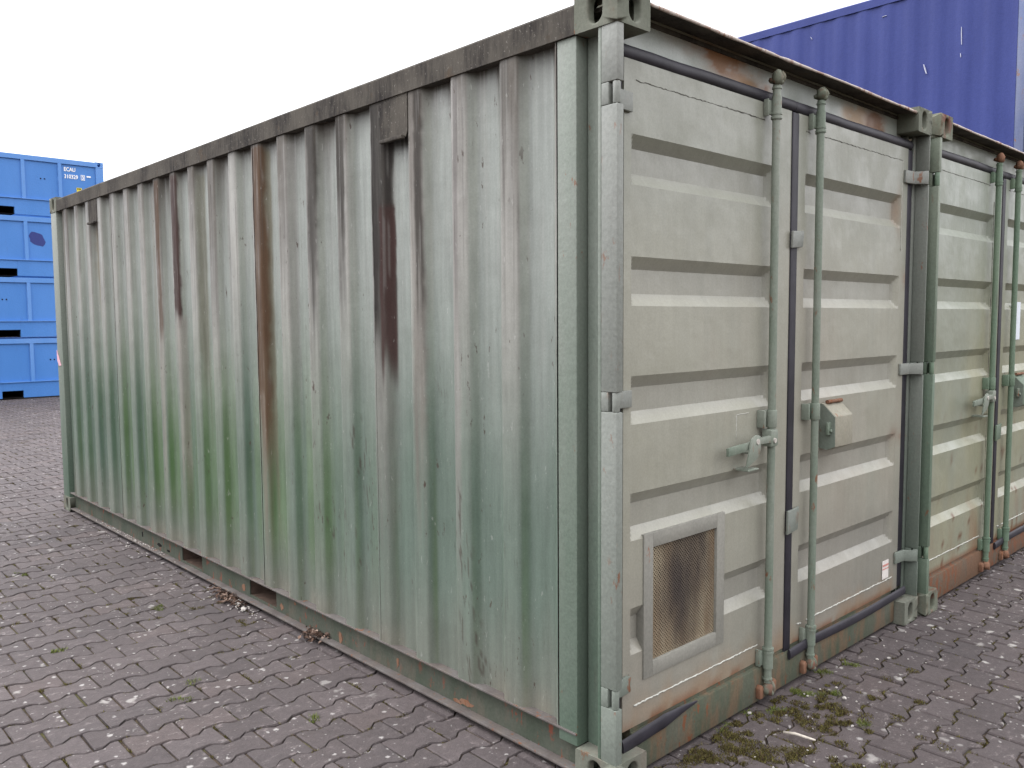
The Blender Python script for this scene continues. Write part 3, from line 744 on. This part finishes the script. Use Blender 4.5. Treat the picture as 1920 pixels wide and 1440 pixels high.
    m = MB(); m.tube([(vs_[4*k][0], vs_[4*k][1]-.001, vs_[4*k][2]+.005) for k in range(n)], [.0052*(.8+.5*g.random()) for k in range(n)], 6, sq=(.7,1.1)); m.build('lip_edge', st['lip'], lp, smooth=True)
    m = MB(); m.box(.1625, W-.1625, .052, .14, .012, .152); m.build('door_sill', st['sill'], t, bevel=.006, smooth='auto')
    m = MB(); m.box(.1625, W-.1625, .072, .14, .1525, .166); m.build('sill_step', st['sill'], t)
    return t

def build_doors(t, st):
    xg = (1.183, 1.238)
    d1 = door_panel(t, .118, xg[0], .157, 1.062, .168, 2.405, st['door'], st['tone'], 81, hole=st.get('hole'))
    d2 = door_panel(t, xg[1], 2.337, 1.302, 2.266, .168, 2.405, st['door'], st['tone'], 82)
    for z0, z1 in HINGES:
        hinge(d1, lambda x: x, z0, z1, st['hinge']); hinge(d2, lambda x: W-x, z0, z1, st['hinge'])
    b1 = lock_bar(d1, .998, st, 5, st.get('rusty')); b2 = lock_bar(d2, 1.354, st, 9, st.get('rusty'))
    # rubber seals
    g = random.Random(st['seed'])
    def wav(x, z, amp): return z + amp*(float(fbm(x*2.3, 3.3, st['seed']))-.5)
    seal(d1, [(x, .080, wav(x, 2.428, .012)) for x in np.linspace(.078, 1.205, 40)], .024, (.8,1.0))
    seal(d2, [(x, .080, wav(x, 2.427, .012)) for x in np.linspace(1.207, 2.375, 40)], .024, (.8,1.0))
    m = MB(); m.box(xg[0]+.001, xg[1]-.001, .064, .10, .135, 2.403); m.build('door_seal', 'rubber', d2, bevel=.006, smooth='auto')
    m = MB(); m.box(2.339, 2.397, .071, .10, .17, 2.404); m.build('door_seal', 'rubber', d2, bevel=.006, smooth='auto')
    m = MB(); m.box(.043, .116, .074, .10, .17, 2.404); m.build('door_seal', 'rubber', d1, bevel=.006, smooth='auto')
    def sag(u): return .152 - st['sag']*math.sin(math.pi*min(1, max(0, u)))**1.3
    seal(d2, [(x, .0445, st['seal_z'] - st['sag']*math.sin(math.pi*(x-1.2)/1.3)**2 - .012*(1-min(1,(x-1.19)/.2))) for x in np.linspace(1.19, 2.372, 36)], .023, (.36,1.0))
    if st.get('flap'):
        seal(d1, [(x, .0445, .158-.022*max(0,1-(x-.09)/.35)) for x in np.linspace(.085, .52, 18)], [.026]*9+[.026*(1-k/9) + .001 for k in range(9)], (.34,1.0))
    # overlap plates beside the middle seal
    for zc, hh in ((1.89,.036),(.712,.052)) if st.get('plates') else ((.85,.05),):
        m = MB(); m.prism([(1.176,zc-hh),(1.262,zc-hh*.8),(1.272,zc+hh*1.1),(1.232,zc+hh),(1.18,zc+hh*.95)], 'Y', .052, .0635)
        m.build('overlap_plate', st['flange'], d2, bevel=.004, smooth='auto')
    lock_handle(d1, .998)
    # welds round the panels
    for d, xa, xb in ((d1,.178,.975),(d2,1.30,1.335),(d2,1.38,2.272)):
        bead(d, (xa,.0695,2.342), (xb,.0695,2.340), 'weld_dark', .0019, .0020, int(xa*100))
        bead(d, (xa,.0695,.243), (xb,.0695,.240), 'weld', .0034, .002, int(xa*77))
    if st.get('plates'):
        bead(d1, (.800,.0697,1.105), (.800,.0697,1.195), 'weld', .0016, .001, 14); bead(d1, (.802,.0697,1.198), (.885,.0697,1.198), 'weld', .0020, .001, 15)
    bead(d2, (2.273,.0695,1.90), (2.273,.0695,2.340), 'weld', .0016, .001, 4)
    bead(d1, (1.045,.0695,.30), (1.047,.0695,2.25), 'weld_dark', .0022, .001, 6)
    return d1, d2

# ------------------------------------------------------------------ the big green container
MAIN = dict(casting='casting_paint', frame='frame_paint', flange='flange_paint', toprail='rail_grime', flange2='flange_rusty', web='rail_bottom',
            lowflange='flange_rusty', side='side_paint', sidefn=main_side_colour, hires=True, header='header_paint', lip='lip_paint', sill='sill_paint',
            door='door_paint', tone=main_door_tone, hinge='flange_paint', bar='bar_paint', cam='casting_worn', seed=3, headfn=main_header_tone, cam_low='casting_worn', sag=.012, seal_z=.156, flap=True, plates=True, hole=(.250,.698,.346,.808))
def plain_side(Y, Z, D): return np.zeros(Y.shape+(3,)) + (.22,.26,.21)
MAIN['sidefn_plain'] = plain_side
big = build_dry_box('shipping_container', 'large faded green shipping container in front with a mesh vent in its left door', (0,0,0), MAIN)
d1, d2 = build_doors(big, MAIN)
def blot(name, parent, plane, u, v, ru, rv, mat, seed, thick=.0018):
    g = random.Random(seed); pts = []
    for i in range(14):
        a = 2*math.pi*i/14; k = g.uniform(.55,1.1); pts.append((u+ru*k*math.cos(a), v+rv*k*math.sin(a)))
    m = MB(); m.prism(pts, 'X', plane-thick, plane-.0002); return m.build(name, mat, parent)
web = next(o for o in big.children_recursive if o.name.startswith('rail_web'))
for k, (y, z, a, b) in enumerate(((2.315,.070,.022,.020),(2.17,.120,.014,.010),(1.735,.062,.020,.028),(1.265,.080,.010,.022),(.80,.050,.050,.014),(.855,.042,.03,.009),(4.33,.085,.014,.020),(4.02,.070,.05,.013),(3.86,.06,.03,.010),(2.76,.07,.03,.024))):
    blot('rust_patch', web, .040, y, z, a, b, 'rusty' if k < 6 or k == 9 else 'dark', 30+k)
# sheltered vents near the top of the side wall
for yc in (1.182, 5.001):
    m = MB(); y0, y1 = yc-.093, yc+.093
    m.prism([(y0,2.476),(y0,2.325),(y0+.012,2.305),(y1-.012,2.305),(y1,2.325),(y1,2.476)], 'X', .0075, .0105)
    v_ = m.build('vent_cover', 'rail_grime', big)
    m = MB(); m.box(-.012, .0075, y0+.014, y1-.014, 2.296, 2.312); m.build('vent_lip', 'rail_grime', v_, bevel=.004, smooth='auto')
# mesh vent in the left door
m = MB(); fx0, fx1, fz0, fz1 = .226, .722, .322, .832; bw_ = .052
for a in ((fx0,fx0+bw_,fz0,fz1),(fx1-bw_,fx1,fz0,fz1)): m.box(a[0],a[1],.0645,.112,a[2],a[3])
for a in ((fx0+bw_+.0005,fx1-bw_-.0005,fz0,fz0+bw_),(fx0+bw_+.0005,fx1-bw_-.0005,fz1-bw_,fz1)): m.box(a[0],a[1],.0647,.112,a[2],a[3])
vf = m.build('vent_frame', 'vent_paint' if 'vent_paint' in M else 'flange_paint', d1, bevel=.0015, smooth='auto')
m = MB(); m.box(fx0+bw_-.01, fx1-bw_+.01, .098, .104, fz0+bw_-.01, fz1-bw_+.01); m.build('vent_backing', 'dark', vf)
m = MB(); ix0, ix1, iz0, iz1 = fx0+bw_, fx1-bw_, fz0+bw_, fz1-bw_; wd, st_ = .0036, .0100
def clip_line(c, s):
    # line z = s*x + c inside the opening
    pts = []
    for x in (ix0, ix1):
        z = s*x+c
        if iz0 <= z <= iz1: pts.append((x, z))
    for z in (iz0, iz1):
        x = (z-c)/s
        if ix0 < x < ix1: pts.append((x, z))
    return pts[:2] if len(pts) >= 2 else None
for s, yy in ((.95,.0760),(-.95,.0763)):
    cs = [z-s*x for x in (ix0,ix1) for z in (iz0,iz1)]; c_ = min(cs)
    while c_ < max(cs):
        p = clip_line(c_, s)
        if p:
            (xa,za),(xb,zb) = p; dx_, dz_ = xb-xa, zb-za; ln = math.hypot(dx_,dz_)
            if ln > .004:
                nx, nz = -dz_/ln*wd/2, dx_/ln*wd/2
                m.add([(xa+nx,yy,za+nz),(xb+nx,yy,zb+nz),(xb-nx,yy,zb-nz),(xa-nx,yy,za-nz),(xa+nx,yy+.0025,za+nz),(xb+nx,yy+.0025,zb+nz),(xb-nx,yy+.0025,zb-nz),(xa-nx,yy+.0025,za-nz)],
                      [(0,1,2,3),(0,4,5,1),(2,6,7,3)])
        c_ += st_*math.sqrt(1+s*s)
m.build('vent_mesh', 'grille', vf)
hasp_box(d2, 1.468, 1.632, 'hasp_paint')
# small sticker, old number-plate patch
m = MB(); m.box(2.150,2.222,.0655,.0675,.252,.345); stk = m.build('sticker', 'sticker_white', d2)
m = MB(); m.box(2.152,2.220,.0645,.0652,.300,.306); m.box(2.152,2.220,.0645,.0652,.316,.326); m.build('sticker_print', 'sticker_red', stk)
m = MB(); m.box(1.735,1.775,.0655,.0675,1.085,1.112); m.build('paint_patch', 'patch_green', d2)
m = MB(); m.prism([(5.945,1.22),(6.0,1.215),(6.045,1.26),(6.05,1.345)], 'X', -.002, .0015); m.build('sticker', 'sticker_pink', big)

# ------------------------------------------------------------------ second green container beside it
SEC = dict(casting='casting_worn', frame='frame_green', flange='frame_green', toprail='rail_dirty', flange2='flange_rusty', web='rail_bottom', lowflange='flange_rusty',
           side='side_paint', sidefn_plain=plain_side, header='header_paint', lip='lip_paint', sill='sill_rusty', door='door_paint', tone=second_door_tone,
           hinge='bar_green', bar='bar_green', cam='rusty', seed=8, sag=.0, seal_z=.152)
nb = build_dry_box('shipping_container', 'yellowish green shipping container with rusty sill standing right of the larger one', (2.492,-.022,0), SEC)
e1, e2 = build_doors(nb, SEC)
hasp_box(e2, 1.468, 1.632, 'frame_green')
m = MB(); m.box(1.445,1.60,.066,.069,1.42,1.66); m.build('paper_notice', 'paper', e2)

# ------------------------------------------------------------------ blue container stacked two high behind
BLUE = dict(casting='blue_post', frame='blue_post', flange='blue_post', toprail='blue_side', flange2='blue_side', web='blue_side', lowflange='blue_side', side='blue_side',
            blue=True, side_mat='blue_side', header='blue_side', lip='blue_side', sill='blue_side', seed=12, depth=.012, gap=0., round=.026)
def build_blue(name, label, loc, hires):
    st = dict(BLUE); st['hires'] = hires
    t = build_dry_box(name, label, loc, st)
    for xa, xb in ((.118,1.21),(1.228,2.32)):
        m = MB(); m.box(xa, xb, .070, .118, .168, 2.405); d = m.build('door', 'blue_side', t, bevel=.006, smooth='auto')
        for x in (xa+.3, xb-.3):
            m = MB(); m.tube([(x,.035,.07),(x,.035,2.49)], .016, 12); m.build('lock_bar', 'blue_post', d, smooth='auto')
    return t
bu = build_blue('shipping_container', 'dark blue container raised high behind the green ones, upper of two', (7.70,.93,H+.004), True)
for k, (ya, za, yb, zb, wd_) in enumerate(((2.105,4.315,2.074,4.215,.010),(1.729,4.62,1.722,4.44,.006),(2.572,4.938,2.521,4.947,.007),(3.43,4.93,3.41,4.90,.006),(1.73,4.35,1.727,4.31,.005))):
    oy, oz = .93, H+.004; m = MB()
    m.prism([(ya-oy-wd_*.3, za-oz),(ya-oy+wd_*.4, za-oz+wd_*.4),((ya+yb)/2-oy+wd_*.8,(za+zb)/2-oz+.004),(yb-oy+wd_*.5,zb-oz),(yb-oy-wd_*.3,zb-oz-.004),((ya+yb)/2-oy-wd_*.5,(za+zb)/2-oz)], 'X', .0020, .024)
    m.build('paint_scrape', 'scrape', bu)
build_blue('shipping_container', 'dark blue container on the ground under the raised blue one', (7.70,.93,0), False)

# ------------------------------------------------------------------ stack of low blue boxes far left
BH, BL, BD = 1.262, 6.058, 2.438
BX0, BY0 = 4.262-BL, 18.094
def text_mesh(parent, s, x, z, size, sx_=1.0, y=-.004, off=.012):
    cu = bpy.data.curves.new('lettering', 'FONT'); cu.body = s; cu.size = size; cu.extrude = .002; cu.offset = off*size; cu.resolution_u = 3
    tmp = bpy.data.objects.new('lettering', cu); col.objects.link(tmp); bpy.context.view_layer.update()
    me = bpy.data.meshes.new_from_object(tmp.evaluated_get(bpy.context.evaluated_depsgraph_get())); bpy.data.objects.remove(tmp)
    o = link('lettering', me, 'white_print', parent); o.location = (x, y, z); o.rotation_euler = (R(90),0,0); o.scale = (sx_,1,1); return o
labels = ['lowest blue steel box of the far stack, resting on the paving', 'blue steel box second from the ground in the far stack',
          'blue steel box third from the ground with a darker paint smudge', 'topmost blue steel box of the far stack with white code lettering']
for k in range(4):
    t = thing('open_top_box', labels[k], 'container', (BX0, BY0, k*(BH+.003)), 'blue boxes stacked on the far side')
    m = MB(); x1 = BL
    pk = [(1.05,1.45),(2.11,2.51-.0),(3.90,4.297)]
    pk = [(1.765,2.157),(3.902,4.295)]
    z0, z1 = .022, .345; xs = [0.0]
    segs = [(.0,pk[0][0]),(pk[0][1],pk[1][0]),(pk[1][1],x1)]
    for a, b in segs: m.box(a, b, .0, .06, z0, z1)
    for a, b in pk: m.box(a, b, .0, .06, .172, z1)
    m.box(.0, x1, BD-.06, BD, z0, z1); m.box(0,.06,.0601,BD-.0601,z0,z1); m.box(x1-.06,x1,.0601,BD-.0601,z0,z1)
    base = m.build('base_frame', 'blue_box', t, bevel=.004)
    for a, b in pk:
        m = MB(); m.box(a, b, .062, .9, .165, .175); m.box(a-.01, a, .062, .9, .025, .175); m.box(b, b+.01, .062, .9, .025, .175); m.box(a, b, .9, .91, .025, .175); m.box(a, b, .010, .9, .022, .030)
        m.build('fork_pocket', 'dark', base)
    m = MB(); m.box(0,x1,-.026,.06,.3455,.360); m.build('ledge', 'blue_rail', t)
    m = MB(); m.box(.16,x1-.16,.028,.036,.3605,1.150); m.box(.16,x1-.16,BD-.036,BD-.028,.3605,1.150); m.box(.028,.036,.04,BD-.04,.3605,1.15); m.box(x1-.036,x1-.028,.04,BD-.04,.3605,1.15)
    m.build('wall', 'blue_box', t)
    for i in range(8):
        xr = (3.385-BX0) - .697*i
        if xr < .3: break
        m = MB(); m.prism([(xr-.042,.0278),(xr-.034,-.006),(xr+.034,-.006),(xr+.042,.0278)], 'Z', .3605, 1.150); m.build('rib', 'blue_rail', t)
    m = MB(); m.box(.16,x1-.16,-.004,.07,1.1505,1.252); m.box(.16,x1-.16,BD-.07,BD,1.1505,1.252); m.box(0,.07,.18,BD-.18,1.1505,1.252); m.box(x1-.07,x1,.18,BD-.18,1.1505,1.252)
    m.build('top_rail', 'blue_rail', t, bevel=.004)
    for xa in (.0, x1-.159):
        for ya in (.0, BD-.159):
            m = MB(); m.box(xa, xa+.159, ya, ya+.159, .3605, 1.142); m.build('corner_post', 'blue_rail', t, bevel=.006)
    for x, sx_ in ((0,1),(x1,-1)):
        for y, sy_ in ((0,1),(BD,-1)):
            casting(t, x, y-.002*sy_, BH, sx_, sy_, -1, 'blue_rail')
    xx = {0: 3.04, 1: 2.20, 3: 3.02}.get(k)
    for dx_ in ((0,.075) if xx else ()):
        m = MB(); m.tube([(xx-BX0+dx_,.020,.80),(xx-BX0+dx_,.030,.80)], .014, 10); m.build('bolt', 'dark', t)
    if k == 2:
        m = MB(); pts = []
        g = random.Random(4)
        for i in range(18):
            a = 2*math.pi*i/18; r_ = g.uniform(.8,1.1); pts.append((2.90-BX0+.155*r_*math.cos(a)-.02*math.sin(a), .80+.16*r_*math.sin(a)))
        m.prism(pts, 'Y', .0255, .0275); smg = m.build('paint_smudge', 'blue_side', t)
    if k == 3:
        zt = lambda z: z - k*(BH+.003)
        text_mesh(t, 'ECAU', 3.472-BX0, zt(4.805), .115, .78, .022, .022)
        text_mesh(t, '310329', 3.472-BX0, zt(4.655), .115, .80, .022, .022)
        text_mesh(t, '3', 3.822-BX0, zt(4.655), .115, .78, .022, .022)
        m = MB(); bx0, bx1, bz0, bz1 = 3.806-BX0, 3.884-BX0, zt(4.638), zt(4.752)
        for a in ((bx0,bx1,bz0,bz0+.009),(bx0,bx1,bz1-.009,bz1),(bx0,bx0+.009,bz0+.0095,bz1-.0095),(bx1-.009,bx1,bz0+.0095,bz1-.0095)): m.box(a[0],a[1],.020,.0275,a[2],a[3])
        m.box(3.922-BX0,4.005-BX0,.020,.0275,zt(4.712),zt(4.742))
        m.build('lettering', 'white_print', t)
        m = MB(); m.box(3.71-BX0,3.812-BX0,.020,.0275,zt(4.36),zt(4.473)); tg = m.build('yellow_label', 'yellow_tag', t)
        m = MB()
        for q in range(3): m.box(3.722-BX0+.027*q,3.74-BX0+.027*q,.0185,.0198,zt(4.435),zt(4.462))
        m.build('label_print', 'dark', tg)

# ------------------------------------------------------------------ small growth and litter
def tuft_cloud(name, spots, colors, label):
    V, F, C = [], [], []
    for (x, y, z, r_, n, hgt) in spots:
        for _ in range(n):
            a = rng.uniform(0, 2*math.pi); d = r_*math.sqrt(rng.random()); px, py = x+d*math.cos(a), y+d*math.sin(a)
            h_ = hgt*rng.uniform(.4,1.1)*(1-.5*d/r_); an = rng.uniform(0, 2*math.pi); wd_ = rng.uniform(.0012,.0028)
            lx, ly = rng.uniform(-.7,.7)*h_, rng.uniform(-.7,.7)*h_
            b = len(V); V += [(px-wd_*math.cos(an),py-wd_*math.sin(an),z),(px+wd_*math.cos(an),py+wd_*math.sin(an),z),(px+lx+wd_*.6*math.cos(an),py+ly+wd_*.6*math.sin(an),z+h_*.8),(px+lx*1.3,py+ly*1.3,z+h_)]
            F += [(b,b+1,b+2),(b,b+2,b+3)]; cc = np.array(rng.choice(colors))*rng.uniform(.7,1.25); C += [cc]*4
    me = bpy.data.meshes.new(name); me.from_pydata(V, [], F); set_cols(me, np.array(C))
    o = link(name, me, 'moss', kind='stuff'); o['label'] = label; return o
def joint_point(x, y, g):
    """a random point on the joints round the stone centred at x,y"""
    if g.random() < .38: return x+.1*g.choice((-1,1)), y+g.uniform(-.075,.075)
    u = g.uniform(-.1,.1); au = abs(u); hh = HI+.003 if au > .0675 else LO+.003 if au < .0325 else LO+(HI-LO)*(au-.0325)/.035+.003
    return x+u, y+hh*g.choice((-1,1))
spots_ = []
for area, x, y, vis in cells[:1500]:
    if not vis: continue
    front = y < .15 and x > .1
    pm = float(fbm(x*1.6+3, y*1.6, 90)); patch = math.exp(-(((x-.62)/.38)**2+((y+.10)/.26)**2)) if front else 0
    p_ = 1.3*max(0, pm-.41)*6 + (3.4 if front else .55) + 7*patch
    for q in range(int(p_) + (1 if rng.random() < p_-int(p_) else 0)):
        jx, jy = joint_point(x, y, rng)
        big_ = rng.random()*(.8 if front else 1)
        spots_.append((jx, jy, -.012, .010+.022*big_**2+.012*patch, int(26+80*big_**2+50*patch), .010+.008*big_))
for _ in range(620):
    a = rng.gauss(0,1); b = rng.gauss(0,1); x, y = .62+a*.30, -.12+b*.19
    if y > .03 or float(fbm(x*9, y*9, 91)) < .46: continue
    spots_.append((x, y, -.004, rng.uniform(.012,.035), 90, rng.uniform(.008,.018)))
moss_cols = [(.095,.082,.025),(.125,.112,.034),(.07,.062,.022),(.14,.125,.042),(.07,.046,.027),(.05,.035,.024)]
tuft_cloud('moss', spots_, moss_cols, 'brownish green moss growing in the paving joints')
sp2 = []
for x, y in ((1.16,.0),(1.2,-.05),(1.62,-.02),(1.45,.0),(1.28,-.13),(.88,.045),(.95,-.02),(-.72,1.75),(-.60,1.86),(-.95,2.7),(-.35,2.95),(-1.1,4.3),(-.9,4.5),(-.75,4.2),(1.1,-.33),(.7,.06),(-.42,1.2),(.36,-.2)):
    for _ in range(3): sp2.append((x+rng.gauss(0,.02), y+rng.gauss(0,.02), -.010, .02, 46, .026))
tuft_cloud('grass', sp2, [(.11,.14,.035),(.16,.19,.05),(.10,.11,.035)], 'small green grass tufts between the stones')

def leaf_pile(name, label, pts, n, spread, seed):
    g = random.Random(seed); V, F, C = [], [], []
    for _ in range(n):
        c0 = g.choice(pts); x = c0[0]+g.gauss(0,spread[0]); y = c0[1]+g.gauss(0,spread[1]); z = max(.006, c0[2]+abs(g.gauss(0,spread[2])))
        ln, wd_ = g.uniform(.007,.020), g.uniform(.003,.009); mt = Euler((g.uniform(-.7,.7), g.uniform(-.7,.7), g.uniform(0,6.28))).to_matrix()
        cu = g.uniform(.002,.006); loc = [(-ln,0,0),(-ln*.3,wd_,cu),(ln*.4,wd_*.8,cu),(ln,0,0),(ln*.4,-wd_*.8,cu),(-ln*.3,-wd_,cu),(0,0,-cu*.3)]
        b = len(V); V += [tuple(mt @ Vector(q) + Vector((x,y,z))) for q in loc]; F += [(b+i,b+(i+1)%6,b+6) for i in range(6)]
        cc = np.array(g.choice([(.13,.080,.058),(.19,.125,.095),(.085,.055,.042),(.26,.19,.155),(.055,.040,.034)]))*g.uniform(.8,1.2); C += [cc]*7
    me = bpy.data.meshes.new(name); me.from_pydata(V, [], F); set_cols(me, np.array(C))
    o = link(name, me, 'leaf', kind='stuff'); o['label'] = label
leaf_pile('leaf_litter', 'heap of dry brown leaves by the fork pocket', [(-.02,2.90,.006),(-.035,2.82,.006),(-.02,2.74,.006),(-.03,2.78,.008)], 260, (.024,.06,.010), 1)
leaf_pile('leaf_litter', 'small dark leaf heap on the lower rail flange', [(.01,1.93,.034),(.015,1.90,.034),(-.01,1.95,.012)], 110, (.014,.045,.008), 2)
m = MB(); g = random.Random(6)
for _ in range(60):
    x, y = -.045+g.gauss(0,.03), 2.62+g.gauss(0,.14); r_ = g.uniform(.002,.006); m.lump((min(x,-.004), y, .002), (r_,r_,r_*.6), g.random(), 1, .3)
for _ in range(6):
    x, y = -.03+g.gauss(0,.012), 2.70+g.gauss(0,.05); m.lump((x,y,.010), (.017,.02,.012), g.random(), 1, .3)
for _ in range(170):
    y = g.gauss(4.55,.40); q = g.uniform(.3,1); on = g.random() < .75
    m.lump((g.uniform(.005,.034) if on else g.uniform(-.05,-.004), y, .033 if on else .001), (.004*q,.010*q,.002*q), g.random(), 1, .4)
for _ in range(90):
    x, y = g.uniform(.3,3.2), g.uniform(-.75,.0); r_ = g.uniform(.002,.0055); m.lump((x,y,.001), (r_,r_,r_*.6), g.random(), 1, .3)
for x, y, r_ in ((1.26,-.168,.012),(1.75,-.09,.010),(1.80,-.12,.008),(1.05,-.30,.008),(.86,.03,.010),(1.33,-.10,.008)): m.lump((x,y,.004), (r_,r_*.8,r_*.5), x, 1, .3)
cr = m.build('stone_crumbs', 'stone_white', kind='stuff'); cr['label'] = 'pale stone and paint crumbs lying along the containers'
m = MB(); m.tube([(.80,-.150,.012),(.812,-.19,.016),(.82,-.23,.014),(.832,-.262,.010)], [.0045,.0055,.005,.003], 7)
tw = m.build('twig', 'twig_pale', smooth=True); tw['label'] = 'pale bare twig lying on the mossy paving'; tw['category'] = 'twig'
